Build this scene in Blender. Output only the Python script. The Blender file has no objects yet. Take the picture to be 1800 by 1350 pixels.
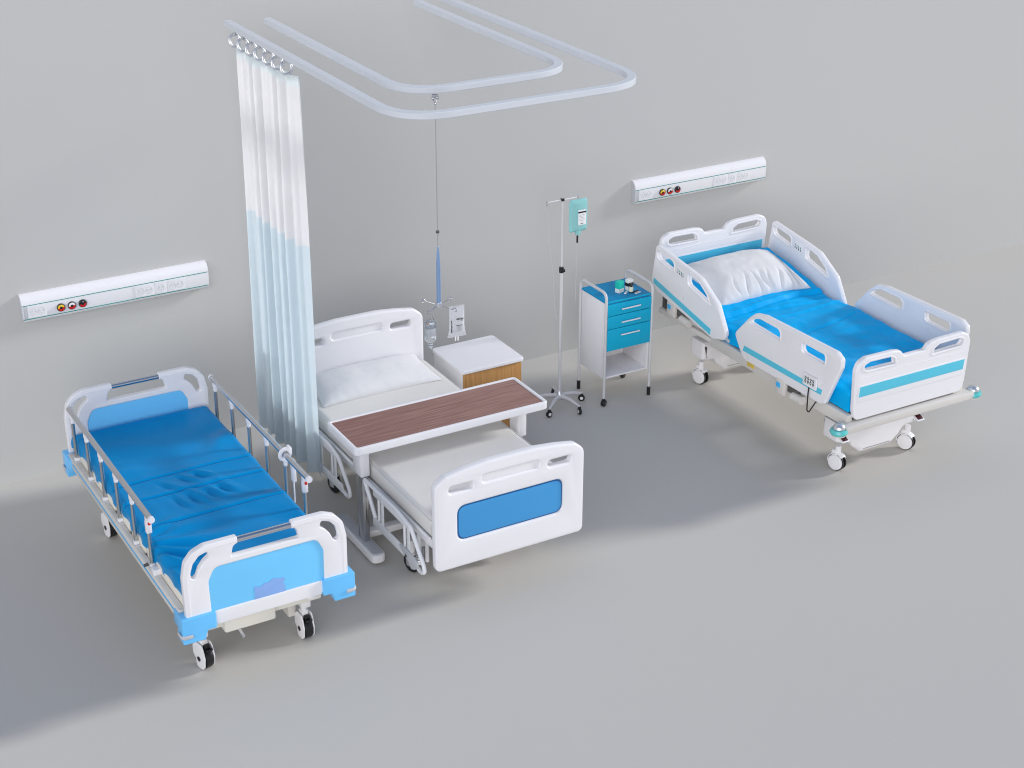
import bpy, bmesh, math, random
from mathutils import Vector, Matrix, noise
random.seed(7)
R = math.radians
PI = math.pi
SC = bpy.context.scene
COL = SC.collection

# ------------------------------------------------------------------ materials
def principled(name, col, rough=.4, metal=0., spec=.5, coat=0., sheen=0., var=.03, vscale=6., bump=0., bscale=60., trans=0., ior=1.45, alpha=1., sub=0., transl=0.):
    m = bpy.data.materials.new(name); m.use_nodes = True
    nt = m.node_tree; b = nt.nodes['Principled BSDF']
    b.inputs['Metallic'].default_value = metal
    b.inputs['Specular IOR Level'].default_value = spec
    b.inputs['Coat Weight'].default_value = coat
    b.inputs['Coat Roughness'].default_value = .12
    b.inputs['Sheen Weight'].default_value = sheen
    b.inputs['Transmission Weight'].default_value = trans
    b.inputs['IOR'].default_value = ior
    b.inputs['Alpha'].default_value = alpha
    b.inputs['Subsurface Weight'].default_value = sub
    tc = nt.nodes.new('ShaderNodeTexCoord')
    n = nt.nodes.new('ShaderNodeTexNoise'); n.inputs['Scale'].default_value = vscale; n.inputs['Detail'].default_value = 4
    nt.links.new(tc.outputs['Object'], n.inputs['Vector'])
    r = nt.nodes.new('ShaderNodeMapRange')
    r.inputs['From Min'].default_value = .15; r.inputs['From Max'].default_value = .85
    r.inputs['To Min'].default_value = 1 - var; r.inputs['To Max'].default_value = 1 + var
    nt.links.new(n.outputs['Fac'], r.inputs['Value'])
    mx = nt.nodes.new('ShaderNodeVectorMath'); mx.operation = 'SCALE'
    mx.inputs[0].default_value = col
    nt.links.new(r.outputs['Result'], mx.inputs['Scale'])
    nt.links.new(mx.outputs['Vector'], b.inputs['Base Color'])
    r2 = nt.nodes.new('ShaderNodeMapRange')
    r2.inputs['From Min'].default_value = .0; r2.inputs['From Max'].default_value = 1.
    r2.inputs['To Min'].default_value = rough * .94; r2.inputs['To Max'].default_value = min(1, rough * 1.06)
    nt.links.new(n.outputs['Fac'], r2.inputs['Value'])
    nt.links.new(r2.outputs['Result'], b.inputs['Roughness'])
    if bump:
        n2 = nt.nodes.new('ShaderNodeTexNoise'); n2.inputs['Scale'].default_value = bscale; n2.inputs['Detail'].default_value = 6
        nt.links.new(tc.outputs['Object'], n2.inputs['Vector'])
        bp = nt.nodes.new('ShaderNodeBump'); bp.inputs['Strength'].default_value = bump; bp.inputs['Distance'].default_value = .003
        nt.links.new(n2.outputs['Fac'], bp.inputs['Height'])
        nt.links.new(bp.outputs['Normal'], b.inputs['Normal'])
    if transl:
        t = nt.nodes.new('ShaderNodeBsdfTranslucent'); mxs = nt.nodes.new('ShaderNodeMixShader'); mxs.inputs['Fac'].default_value = transl
        nt.links.new(mx.outputs['Vector'], t.inputs['Color'])
        nt.links.new(b.outputs['BSDF'], mxs.inputs[1]); nt.links.new(t.outputs['BSDF'], mxs.inputs[2])
        nt.links.new(mxs.outputs['Shader'], nt.nodes['Material Output'].inputs['Surface'])
    return m

def wood(name, c1, c2, rough, axis, scale=1.0, stretch=14.):
    m = bpy.data.materials.new(name); m.use_nodes = True
    nt = m.node_tree; b = nt.nodes['Principled BSDF']; b.inputs['Roughness'].default_value = rough
    tc = nt.nodes.new('ShaderNodeTexCoord'); mp = nt.nodes.new('ShaderNodeMapping')
    s = [stretch * scale] * 3; s['XYZ'.index(axis)] = 1.0 * scale
    mp.inputs['Scale'].default_value = s
    nt.links.new(tc.outputs['Object'], mp.inputs['Vector'])
    n = nt.nodes.new('ShaderNodeTexNoise'); n.inputs['Scale'].default_value = 2.2; n.inputs['Detail'].default_value = 9
    n.inputs['Roughness'].default_value = .62; n.inputs['Distortion'].default_value = .5
    nt.links.new(mp.outputs['Vector'], n.inputs['Vector'])
    cr = nt.nodes.new('ShaderNodeValToRGB')
    cr.color_ramp.elements[0].position = .33; cr.color_ramp.elements[0].color = (*c1, 1)
    cr.color_ramp.elements[1].position = .66; cr.color_ramp.elements[1].color = (*c2, 1)
    nt.links.new(n.outputs['Fac'], cr.inputs['Fac'])
    nt.links.new(cr.outputs['Color'], b.inputs['Base Color'])
    bp = nt.nodes.new('ShaderNodeBump'); bp.inputs['Strength'].default_value = .15; bp.inputs['Distance'].default_value = .001
    nt.links.new(n.outputs['Fac'], bp.inputs['Height']); nt.links.new(bp.outputs['Normal'], b.inputs['Normal'])
    return m

W = principled('white_plastic', (.83, .82, .845), .28, coat=.2, var=.006)
WM = principled('white_painted_metal', (.76, .76, .78), .3, coat=.1, var=.006)
WF = principled('white_fabric', (.72, .715, .725), .8, var=.008, bump=.35, bscale=220, vscale=9)
WS = principled('pale_mattress_cover', (.72, .70, .67), .55, sheen=.1, bump=.12, bscale=90)
CREAM = principled('cream_plastic', (.80, .77, .69), .5)
BEIGE = principled('beige_painted_steel', (.66, .635, .60), .42)
LB = principled('sky_blue_plastic', (.175, .60, .98), .35, coat=.15, var=.015)
LB2 = principled('corner_blue_plastic', (.15, .55, .98), .3, coat=.3, var=.015)
STR = principled('stripe_blue', (.05, .45, .85), .4)
MAUVE = principled('mauve_card', (.25, .43, .82), .5)
MB_ = principled('mid_blue_inset', (.055, .31, .66), .35, var=.015)
MBD = principled('mid_blue_rim', (.02, .12, .32), .4)
TEAL = principled('cyan_stripe', (.10, .56, .74), .35, var=.02)
TEAL2 = principled('trolley_blue', (.010, .42, .66), .35, spec=.2, coat=.0, var=.03)
TEALT = principled('trolley_top_blue', (.002, .28, .56), .35, spec=.12, coat=.0, var=.05)
BUMP = principled('bumper_teal', (.10, .55, .55), .25, coat=.5)
BLA = principled('royal_blue_cover', (.0005, .245, .57), .32, spec=.10, bump=.1, bscale=150, vscale=4, var=.06)
BLC = principled('bright_blue_cover', (.0004, .42, .86), .45, spec=.10, bump=.4, bscale=150, vscale=4, var=.07)
SEAM = principled('dark_blue_seam', (.002, .07, .30), .5)
CHR = principled('chrome', (.62, .63, .66), .14, metal=1., var=.01)
BCHR = principled('blue_tinted_metal', (.36, .54, .86), .2, metal=.9, var=.01)  # metal with a blue base colour, for the hanger's lower tube
PALE = principled('pale_grey_enamel', (.62, .62, .635), .3, coat=.2, var=.01)
STEEL = principled('brushed_steel', (.58, .57, .56), .28, metal=1.)
ALU = principled('satin_aluminium', (.66, .67, .70), .35, metal=.85)
BLK = principled('black_rubber', (.012, .012, .014), .35)
GRYD = principled('dark_grey_plastic', (.09, .085, .08), .5)
GRY = principled('light_grey_plastic', (.52, .53, .56), .4, var=.01)
RED = principled('red_plastic', (.62, .015, .012), .35)
DRED = principled('dark_red_plastic', (.055, .003, .006), .4)
YEL = principled('yellow_plastic', (.85, .58, .01), .4)
GREEN = principled('line_green', (.01, .28, .26), .4)
CURW = principled('white_curtain', (.895, .89, .90), .85, sheen=.1, bump=.1, bscale=200, transl=.45)
CURB = principled('pale_blue_curtain', (.79, .855, .89), .8, sheen=.1, bump=.1, bscale=200, transl=.45)
CURT = principled('curtain_heading', (.88, .92, .93), .8, sheen=.1, transl=.4)
TRK = principled('track_enamel', (.64, .67, .72), .3, coat=.3, var=.006)
GLASS = principled('clear_glass', (.93, .96, .99), .05, trans=1., ior=1.35, var=.0)
CLEAR = principled('clear_bag_film', (.86, .87, .91), .25, trans=.55, ior=1.15, var=.02)
TBAG = principled('teal_bag_fluid', (.38, .74, .74), .3, trans=.35, ior=1.1, var=.03)
TUBE = principled('clear_tubing', (.72, .73, .74), .3, trans=.4, ior=1.1)
BOXG = principled('green_carton', (.01, .52, .42), .5)
BOXW = principled('white_carton', (.80, .82, .80), .55)
PILLC = principled('cream_label', (.75, .76, .60), .5)
PRINT = principled('black_print', (.01, .01, .012), .5)
PRINTG = principled('grey_print', (.30, .30, .33), .5)
LBL = principled('white_label', (.86, .86, .86), .5)
WOODT = wood('table_wood', (.19, .088, .072), (.38, .205, .175), .38, 'X', 1.4, 26)
WOODC = wood('cabinet_wood', (.42, .20, .062), (.58, .31, .105), .45, 'Z', 1.6, 34)

# ------------------------------------------------------------------ mesh builder
def M_XZ(y=0):      # 2D (u,v,w) -> (u, y-w, v)
    return Matrix(((1,0,0,0),(0,0,-1,y),(0,1,0,0),(0,0,0,1)))
def M_YZ(x=0):      # (u,v,w) -> (x+w, u, v)
    return Matrix(((0,0,1,x),(1,0,0,0),(0,1,0,0),(0,0,0,1)))
def M_XY(z=0):
    return Matrix.Translation((0,0,z))

def fillet(pts, r, n=6, closed=False):
    pts = [Vector(p) for p in pts]; out = []
    N = len(pts)
    for i, p in enumerate(pts):
        rr = r[i] if isinstance(r, (list, tuple)) else r
        if (not closed and i in (0, N-1)) or rr <= 0:
            out.append(p); continue
        a = pts[i-1]; b = pts[(i+1) % N]
        da = a-p; db = b-p
        la, lb = da.length, db.length
        if la < 1e-6 or lb < 1e-6: continue
        da.normalize(); db.normalize()
        ang = da.angle(db)
        if ang > PI-.02: out.append(p); continue
        t = min(rr/math.tan(ang/2), la*.49, lb*.49)
        p0 = p+da*t; p1 = p+db*t
        for k in range(n+1):
            s = k/n
            out.append(p0*(1-s)**2 + p*2*s*(1-s) + p1*s*s)
    return out

class P:
    def __init__(s): s.bm = bmesh.new(); s.mats = []
    def mi(s, m):
        if m not in s.mats: s.mats.append(m)
        return s.mats.index(m)
    def add(s, me, mat, mtx=None):
        n = len(s.bm.faces)
        if mtx is not None: me.transform(mtx)
        s.bm.from_mesh(me); s.bm.faces.ensure_lookup_table()
        k = s.mi(mat)
        for f in s.bm.faces[n:]: f.material_index = k
        bpy.data.meshes.remove(me); return s
    def addbm(s, b, mat, mtx=None):
        me = bpy.data.meshes.new('t'); b.to_mesh(me); b.free(); return s.add(me, mat, mtx)
    def box(s, c, d, mat, bev=.0, seg=2, rot=None):
        b = bmesh.new(); bmesh.ops.create_cube(b, size=1)
        bmesh.ops.scale(b, vec=d, verts=b.verts)
        if bev: bmesh.ops.bevel(b, geom=b.edges[:], offset=bev, segments=seg, affect='EDGES', profile=.5)
        m = Matrix.Translation(c)
        if rot is not None: m = m @ rot
        return s.addbm(b, mat, m)
    def bb(s, x0, x1, y0, y1, z0, z1, mat, bev=.0, seg=2):
        return s.box(((x0+x1)/2, (y0+y1)/2, (z0+z1)/2), (x1-x0, y1-y0, z1-z0), mat, bev, seg)
    def cyl(s, a, b_, r, mat, seg=20, r2=None, bev=0):
        a = Vector(a); b_ = Vector(b_); d = b_-a
        b = bmesh.new()
        bmesh.ops.create_cone(b, cap_ends=True, segments=seg, radius1=r, radius2=r if r2 is None else r2, depth=d.length)
        if bev:
            ed = [e for e in b.edges if abs(e.verts[0].co.z-e.verts[1].co.z) < 1e-6]
            bmesh.ops.bevel(b, geom=ed, offset=bev, segments=2, affect='EDGES')
        m = Matrix.Translation((a+b_)/2) @ d.to_track_quat('Z', 'Y').to_matrix().to_4x4()
        return s.addbm(b, mat, m)
    def sph(s, c, r, mat, sc=(1,1,1), seg=20):
        b = bmesh.new(); bmesh.ops.create_uvsphere(b, u_segments=seg, v_segments=seg//2+2, radius=r)
        return s.addbm(b, mat, Matrix.Translation(c) @ Matrix.Diagonal((*sc, 1)))
    def tube(s, pts, r, mat, seg=12, closed=False, flat=None):
        # sweep; flat=(a,b) gives an elliptical section; r may be list
        pts = [Vector(p) for p in pts]
        q = [pts[0]]
        for p in pts[1:]:
            if (p-q[-1]).length > 1e-5: q.append(p)
        pts = q; n = len(pts)
        b = bmesh.new(); rings = []
        t0 = (pts[1]-pts[0]).normalized()
        ref = Vector((0,0,1)) if abs(t0.z) < .9 else Vector((1,0,0))
        nrm = (ref - t0*ref.dot(t0)).normalized(); tp = t0
        for i, p in enumerate(pts):
            if closed: t = (pts[(i+1) % n]-pts[i-1]).normalized()
            elif i == 0: t = t0
            elif i == n-1: t = (pts[-1]-pts[-2]).normalized()
            else: t = ((pts[i+1]-p).normalized()+(p-pts[i-1]).normalized()).normalized()
            q = tp.rotation_difference(t); nrm = (q @ nrm); nrm = (nrm - t*nrm.dot(t)).normalized(); tp = t
            bn = t.cross(nrm)
            rr = r[i] if isinstance(r, (list, tuple)) else r
            ra, rb = (rr, rr) if flat is None else flat
            rings.append([b.verts.new(p + nrm*math.cos(2*PI*k/seg)*ra + bn*math.sin(2*PI*k/seg)*rb) for k in range(seg)])
        for i in range(n-1 if not closed else n):
            A, B = rings[i], rings[(i+1) % n]
            for k in range(seg):
                b.faces.new((A[k], A[(k+1) % seg], B[(k+1) % seg], B[k]))
        if not closed:
            b.faces.new(rings[0][::-1]); b.faces.new(rings[-1])
        bmesh.ops.recalc_face_normals(b, faces=b.faces)
        return s.addbm(b, mat)
    def lathe(s, prof, mat, c=(0,0,0), seg=24, axis=None):
        b = bmesh.new(); rings = []
        for r, z in prof:
            rings.append([b.verts.new((max(r,1e-4)*math.cos(2*PI*k/seg), max(r,1e-4)*math.sin(2*PI*k/seg), z)) for k in range(seg)])
        for i in range(len(rings)-1):
            for k in range(seg):
                b.faces.new((rings[i][k], rings[i][(k+1) % seg], rings[i+1][(k+1) % seg], rings[i+1][k]))
        b.faces.new(rings[0][::-1]); b.faces.new(rings[-1])
        bmesh.ops.recalc_face_normals(b, faces=b.faces)
        m = Matrix.Translation(c)
        if axis is not None: m = m @ Vector(axis).to_track_quat('Z', 'Y').to_matrix().to_4x4()
        return s.addbm(b, mat, m)
    def plate(s, outline, th, mat, mtx, holes=(), bev=.006, res=3):
        cu = bpy.data.curves.new('c', 'CURVE'); cu.dimensions = '2D'; cu.fill_mode = 'BOTH'
        cu.extrude = max(th/2-bev, .0001); cu.bevel_depth = bev; cu.bevel_resolution = res; cu.offset = -bev
        for poly in [outline]+list(holes):
            sp = cu.splines.new('POLY'); sp.points.add(len(poly)-1); sp.use_cyclic_u = True
            for i, p in enumerate(poly): sp.points[i].co = (p[0], p[1], 0, 1)
        ob = bpy.data.objects.new('c', cu)
        me = bpy.data.meshes.new_from_object(ob)
        bpy.data.objects.remove(ob); bpy.data.curves.remove(cu)
        me.materials.clear()
        b = bmesh.new(); b.from_mesh(me); bpy.data.meshes.remove(me)
        bmesh.ops.remove_doubles(b, verts=b.verts, dist=1e-5)
        bmesh.ops.recalc_face_normals(b, faces=b.faces)
        return s.addbm(b, mat, mtx)
    def build(s, name, parent=None, ang=38, label=None):
        me = bpy.data.meshes.new(name); s.bm.to_mesh(me); s.bm.free()
        for m in s.mats: me.materials.append(m)
        for p in me.polygons: p.use_smooth = True
        me.set_sharp_from_angle(angle=R(ang))
        o = bpy.data.objects.new(name, me); COL.objects.link(o)
        if parent: o.parent = parent
        if label: o['label'] = label
        return o

def tag(o, label, cat, group=None):
    o['label'] = label; o['category'] = cat
    if group: o['group'] = group
    return o
def thing(name, label, cat, loc=(0,0,0), group=None, rz=0):
    o = bpy.data.objects.new(name, None); COL.objects.link(o)
    o.location = loc; o.rotation_euler = (0,0,rz); o.empty_display_size = .1
    return tag(o, label, cat, group)
def sub(name, parent, loc=(0,0,0), rz=0):
    o = bpy.data.objects.new(name, None); COL.objects.link(o); o.parent = parent
    o.location = loc; o.rotation_euler = (0,0,rz); o.empty_display_size = .05
    return o
def dup_tree(o, parent, loc=None, rz=None):
    c = o.copy(); COL.objects.link(c); c.parent = parent
    if loc is not None: c.location = loc
    if rz is not None: c.rotation_euler = (0,0,rz)
    for ch in list(o.children): dup_tree(ch, c)
    return c
def rrect(x0, x1, y0, y1, r, n=6):
    return [tuple(p)[:2] for p in fillet([(x0,y0,0),(x1,y0,0),(x1,y1,0),(x0,y1,0)], r, n, True)]
def fp(pts, r, n=6):
    return [tuple(p)[:2] for p in fillet([(a,b,0) for a, b in pts], r, n, True)]
def mir(pts):       # right half listed bottom->top; gives the closed outline
    return list(pts)+[(-x, z) for x, z in reversed(pts)]
def stadium(cx, cz, hx, hz, n=8):
    return rrect(cx-hx, cx+hx, cz-hz, cz+hz, hz*.99, n)

# ------------------------------------------------------------------ padded forms
def pad(x0, x1, y0, y1, ztop, zbot, r, mat, disp=None, nx=70, ny=120, zf=None, zb=None):
    """rounded slab; zf(x,y) adds to top and bottom; disp(x,y,side) moves along z/normal; zb(x,y)= hem height"""
    def prof(a0, a1, n):
        L = []
        H = ztop-zbot
        ns = 8; na = 6
        for k in range(ns): L.append((a0, H - (H-r)*k/ns))
        for k in range(na+1):
            t = PI/2*k/na; L.append((a0+r*(1-math.cos(t)), r*(1-math.sin(t))))
        inner = []
        for k in range(1, n): inner.append((a0+r+(a1-a0-2*r)*k/n, 0))
        return L + inner + [(a0+a1-a, d) for a, d in reversed(L)]
    X = prof(x0, x1, nx); Y = prof(y0, y1, ny)
    b = bmesh.new(); g = []
    H = ztop-zbot
    for j, (y, dy) in enumerate(Y):
        row = []
        for i, (x, dx) in enumerate(X):
            d = min(H, max(dx, dy) if max(dx, dy) > r else r-math.sqrt(max(0, (r-dx)**2+0)) if False else min(H, math.hypot(dx, dy)))
            z = ztop-d
            if zb is not None and d > r:
                zz = zb(x, y); z = zz+(z-zbot)*(ztop-r-zz)/(ztop-r-zbot)
            if zf: z += zf(x, y)
            side = d/H
            v = Vector((x, y, z))
            if disp: v += disp(x, y, side)
            row.append(b.verts.new(v))
        g.append(row)
    for j in range(len(Y)-1):
        for i in range(len(X)-1):
            b.faces.new((g[j][i], g[j][i+1], g[j+1][i+1], g[j+1][i]))
    loop = [g[0][i] for i in range(len(X))]+[g[j][-1] for j in range(1, len(Y))]+[g[-1][i] for i in range(len(X)-2, -1, -1)]+[g[j][0] for j in range(len(Y)-2, 0, -1)]
    try: b.faces.new(loop[::-1])
    except Exception: pass
    return b

def pillow_bm(hx, hy, hz, wr=.006, seed=0, nx=72, ny=48, front_pleats=False):
    b = bmesh.new(); top = []; bot = []
    for j in range(ny+1):
        v = -1+2*j/ny; rt = []; rb = []
        for i in range(nx+1):
            u = -1+2*i/nx
            e = (max(0, 1-abs(u)**2.6))**.55 * (max(0, 1-abs(v)**2.4))**.55
            # corners stick out, sides pull in
            pin = 1-.055*(1-abs(v)**2) * abs(u)**3
            pin2 = 1-.07*(1-abs(u)**2) * abs(v)**3
            x = u*hx*pin; y = v*hy*pin2
            n1 = noise.fractal(Vector((x*5+seed, y*5, seed)), 1., 2., 3)*wr*2.2*min(1, e*2)
            n2 = math.sin(u*34+6*noise.noise(Vector((u*3, v*2, seed))))*wr*.8*math.exp(-((1-abs(v))/.16)**2)*e**.5
            pl = 0
            if front_pleats and v < -.1:
                for cu, wd, am in ((-.30,.030,.026),(-.1,.028,.020),(.10,.045,.026),(.22,.025,.014),(.42,.035,.026),(.62,.04,.024),(.80,.035,.014),(-.5,.025,.012)):
                    cc = cu+.05*math.sin(v*5+cu*9)
                    pl -= am*math.exp(-((u-cc)/wd)**2)*math.exp(-((v+.72)/.26)**2)
            rt.append(b.verts.new((x, y, hz*e*1.0+n1+n2+pl+.0005)))
            rb.append(b.verts.new((x, y, -hz*.55*e-.0005)) if 0 < i < nx and 0 < j < ny else rt[-1])
        top.append(rt); bot.append(rb)
    for j in range(ny):
        for i in range(nx):
            b.faces.new((top[j][i], top[j][i+1], top[j+1][i+1], top[j+1][i]))
            f = (bot[j][i], bot[j+1][i], bot[j+1][i+1], bot[j][i+1])
            if len(set(f)) == 4:
                try: b.faces.new(f)
                except Exception: pass
    return b

# ------------------------------------------------------------------ setting
fl = P(); fl.bb(-70, 70, -90, 0.0, -.2, 0, principled('grey_floor', (.582, .560, .524), .6, spec=.05, var=.004, vscale=.7))
o = fl.build('floor'); o['kind'] = 'structure'
wl = P(); wl.bb(-70, 70, 0.0, .2, -.2, 9, principled('grey_wall', (.538, .536, .527), .8, spec=.1, var=.003, vscale=.7))
o = wl.build('wall'); o['kind'] = 'structure'

# ------------------------------------------------------------------ castors
def castor_round(parent, loc, rz, r=.064, w=.046, h=.20, body=W):
    """wheel with white disc sides, black tread, white fork and black brake pedal; axle along local x"""
    root = sub('castor', parent, loc, rz)
    p = P(); p.lathe([(r*.5,-w/2-.001),(r*.97,-w/2+.001),(r,-w/2+.006),(r,w/2-.006),(r*.97,w/2-.001),(r*.5,w/2+.001)], BLK, (0,0,r), 36, (1,0,0))
    tyre = p.build('wheel', root)
    for s in (-1, 1):
        q = P(); q.plate([(a*.93,b*.93) for a, b in fp([(-.030,.005),(.030,.005),(.034,.06),(.060,.085),(.060,.145),(.030,.175),(-.030,.175),(-.046,.15),(-.062,.09),(-.055,.03)], .03)], .007, body, M_YZ(s*(w/2+.0075)), bev=.002)
        q.cyl((s*(w/2+.008),0,r), (s*(w/2+.0135),0,r), .015, BLK, 18)
        q.build('fork', root)
    q = P(); q.box((0,.005,.155), (w*.9,.05,.05), body, .008); q.cyl((0,0,.165),(0,0,h),.016, body, 16)
    q.build('stem', root)
    q = P(); q.box((0,-.048,.128), (w*.8,.045,.012), BLK, .004, rot=Matrix.Rotation(R(-25),4,'X')); q.box((0,-.03,.14),(w*.7,.03,.03), BLK, .006)
    q.build('brake_pedal', root)
    return root

def castor_twin(parent, loc, rz, r=.062):
    """twin wheel: white domed discs with a thin black tyre, white hood"""
    root = sub('castor', parent, loc, rz)
    for s in (-1, 1):
        p = P()
        c0 = s*.008
        p.lathe([(r*.6,0),(r*.985,.002),(r,.006),(r*.99,.012),(r*.9,.0125)], BLK, (c0,0,r), 40, (s,0,0))
        p.lathe([(r*.89,.010),(r*.87,.022),(r*.8,.027),(r*.3,.030),(0,.0305)], W, (c0,0,r), 40, (s,0,0))
        p.build('wheel', root)
    p = P(); p.box((0,0,r*1.0), (.018,.06,.06), BLK, .004)
    arc = [(math.cos(R(t))*(r+.004), math.sin(R(t))*(r+.004)) for t in range(-8, 141, 8)]
    inn = [(a*.9, b*.9) for a, b in reversed(arc)]
    p.plate([(a, b+r) for a, b in arc+inn], .05, W, M_YZ(0), bev=.002)
    p.box((0,.015,r*2.0),(.05,.05,.05), W, .012)
    p.cyl((0,.0,r*2.0),(0,.0,.18),.021, W, 20)
    p.build('fork', root)
    return root

# ================================================================== BED A (left)
A = thing('hospital_bed', 'empty bed at far left with blue padded mattress, sky blue end panels and steel rails', 'hospital bed', (-1.527,-2.881,0), 'hospital beds')
LA = 2.107

def board_A(y, face):
    """face=-1: outside faces -y"""
    hole_panel = fp(mir([(.318,.515),(.322,.70),(.285,.775)]), [.004,.07,.05,.05,.07,.004])
    outer = fp([(.30,.43),(.30,.44),(.455,.44),(.458,.75),(.44,.84),(.395,.893),(.33,.918),(.15,.918),(.15,.882),(.176,.872),(.190,.812),
                (-.190,.812),(-.176,.872),(-.15,.882),(-.15,.918),(-.33,.918),(-.395,.893),(-.44,.84),(-.458,.75),(-.455,.44),(-.30,.44),(-.30,.43)],
               [0,0,.01,.05,.06,.06,.06,.008,.004,.03,.006,.006,.03,.004,.008,.06,.06,.06,.05,.01,0,0])
    cres = [(.316,.878),(.362,.864),(.396,.826),(.413,.775),(.412,.746),(.396,.736),(.380,.748),(.362,.792),(.334,.826),(.306,.846)]
    cres = [tuple(v)[:2] for v in fillet([(a,b,0) for a,b in cres], .012, 4, True)]
    p = P()
    p.plate(outer, .042, W, M_XZ(y), holes=[cres, [(-a,b) for a,b in reversed(cres)], hole_panel], bev=.007)
    for s in (-1,1):
        path = fillet([(s*x, y, z) for x, z in [(.434,.50),(.436,.745),(.419,.830),(.380,.874),(.318,.895),(.152,.896)]], .06, 5)
        p.tube(path, .0225, W, 16)
    root = p.build('footboard' if face < 0 else 'headboard', A)
    q = P(); q.plate([(a*.999, b) for a,b in hole_panel], .030, LB, M_XZ(y), bev=.002)
    q.build('panel', root)
    q = P(); q.cyl((-.165,y,.893),(.165,y,.893),.0165, CHR, 24); q.build('grab_bar', root)
    if face < 0:
        q = P(); q.plate([(-.078,.510),(-.077,.594),(-.05,.583),(-.028,.590),(-.02,.600),(.0,.594),(.028,.612),(.075,.601),(.092,.598),(.094,.580),(.078,.574),(.086,.566),(.094,.548),(.094,.5105)], .0012, MAUVE, M_XZ(y-.0165), bev=.0003)
        q.build('name_card', root)
    for s in (-1,1):
        q = P()
        oo = [(.302,.425),(.302,.522),(.488,.522),(.488,.372),(.366,.372),(.362,.398),(.350,.425)]
        q.plate(fp([(s*a,b) for a,b in oo][::s], .008, 3), .085, LB2, M_XZ(y-face*.006), bev=.005)
        q.box((s*.464, y-face*.048, .474), (.040,.13,.088), LB2, .008)
        br = q.build('corner_bracket', root)
        q = P(); q.tube(fillet([(s*.436,y+face*.040,.416),(s*.494,y+face*.040,.416),(s*.494,y-face*.02,.416)], .03, 6), 0, GRY, 10, flat=(.012,.0055))
        q.build('bumper_strip', br)
    return root
foot = board_A(0, -1); head = board_A(LA, 1)

# frame
p = P()
for s in (-1,1):
    p.bb(s*.455-.018, s*.455+.018, .05, LA-.05, .455, .535, BEIGE, .006)
    p.bb(s*.41-.028, s*.41+.028, .05, LA-.05, .47, .512, BEIGE, .004)
    p.bb(s*.395-.004, s*.395+.004, .10, LA-.1, .505, .548, GRYD, .002)
for yy in (.07, .7, 1.3, LA-.09): p.bb(-.43, .43, yy-.025, yy+.025, .44, .50, BEIGE, .004)
p.bb(-.36, .36, .16, LA-.16, .44, .475, BEIGE, .004)
fr = p.build('bed_frame', A)
for s in (-1,1):
    q = P(); q.bb(s*.4735-.0015, s*.4735+.0015, .11, LA-.14, .492, .503, STR, 0); q.bb(s*.4735-.0015, s*.4735+.0015, .095, .11, .478, .517, STR); q.build('stripe', fr)
# undercarriage
q = P()
for yy in (.255, 1.88):
    q.bb(-.37, .37, yy-.04, yy+.04, .265, .345, CREAM, .012)
    for s in (-1,1):
        q.bb(s*.30-.03, s*.30+.03, yy-.03, yy+.03, .20, .30, W, .01)
        q.bb(s*.34-.02, s*.34+.02, yy-.03, yy+.03, .32, .46, CREAM, .006)
q.bb(-.24, .05, .03, .24, .325, .415, CREAM, .012)
q.bb(-.33, .33, .06, .22, .35, .44, CREAM, .012)
q.bb(-.05, .05, .3, 1.85, .28, .33, BEIGE, .006)
q.bb(.22,.27,.30,1.80,.12,.44,BEIGE,.01)  # unseen block added to stop key light passing under the bed
q.build('undercarriage', A)
q = P(); q.cyl((-.16,.05,.33),(-.16,-.03,.318),.008,ALU,10); q.build('crank', A)
q = P(); q.box((.25,.02,.415),(.05,.03,.03),W,.006); q.build('stop_block', A)
c0 = castor_round(A, (-.295,.258,0), R(14))
for (x,y,a) in ((.297,.257,4),(-.31,1.88,8),(.31,1.88,10)): dup_tree(c0, A, (x,y,0), R(a))

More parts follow.
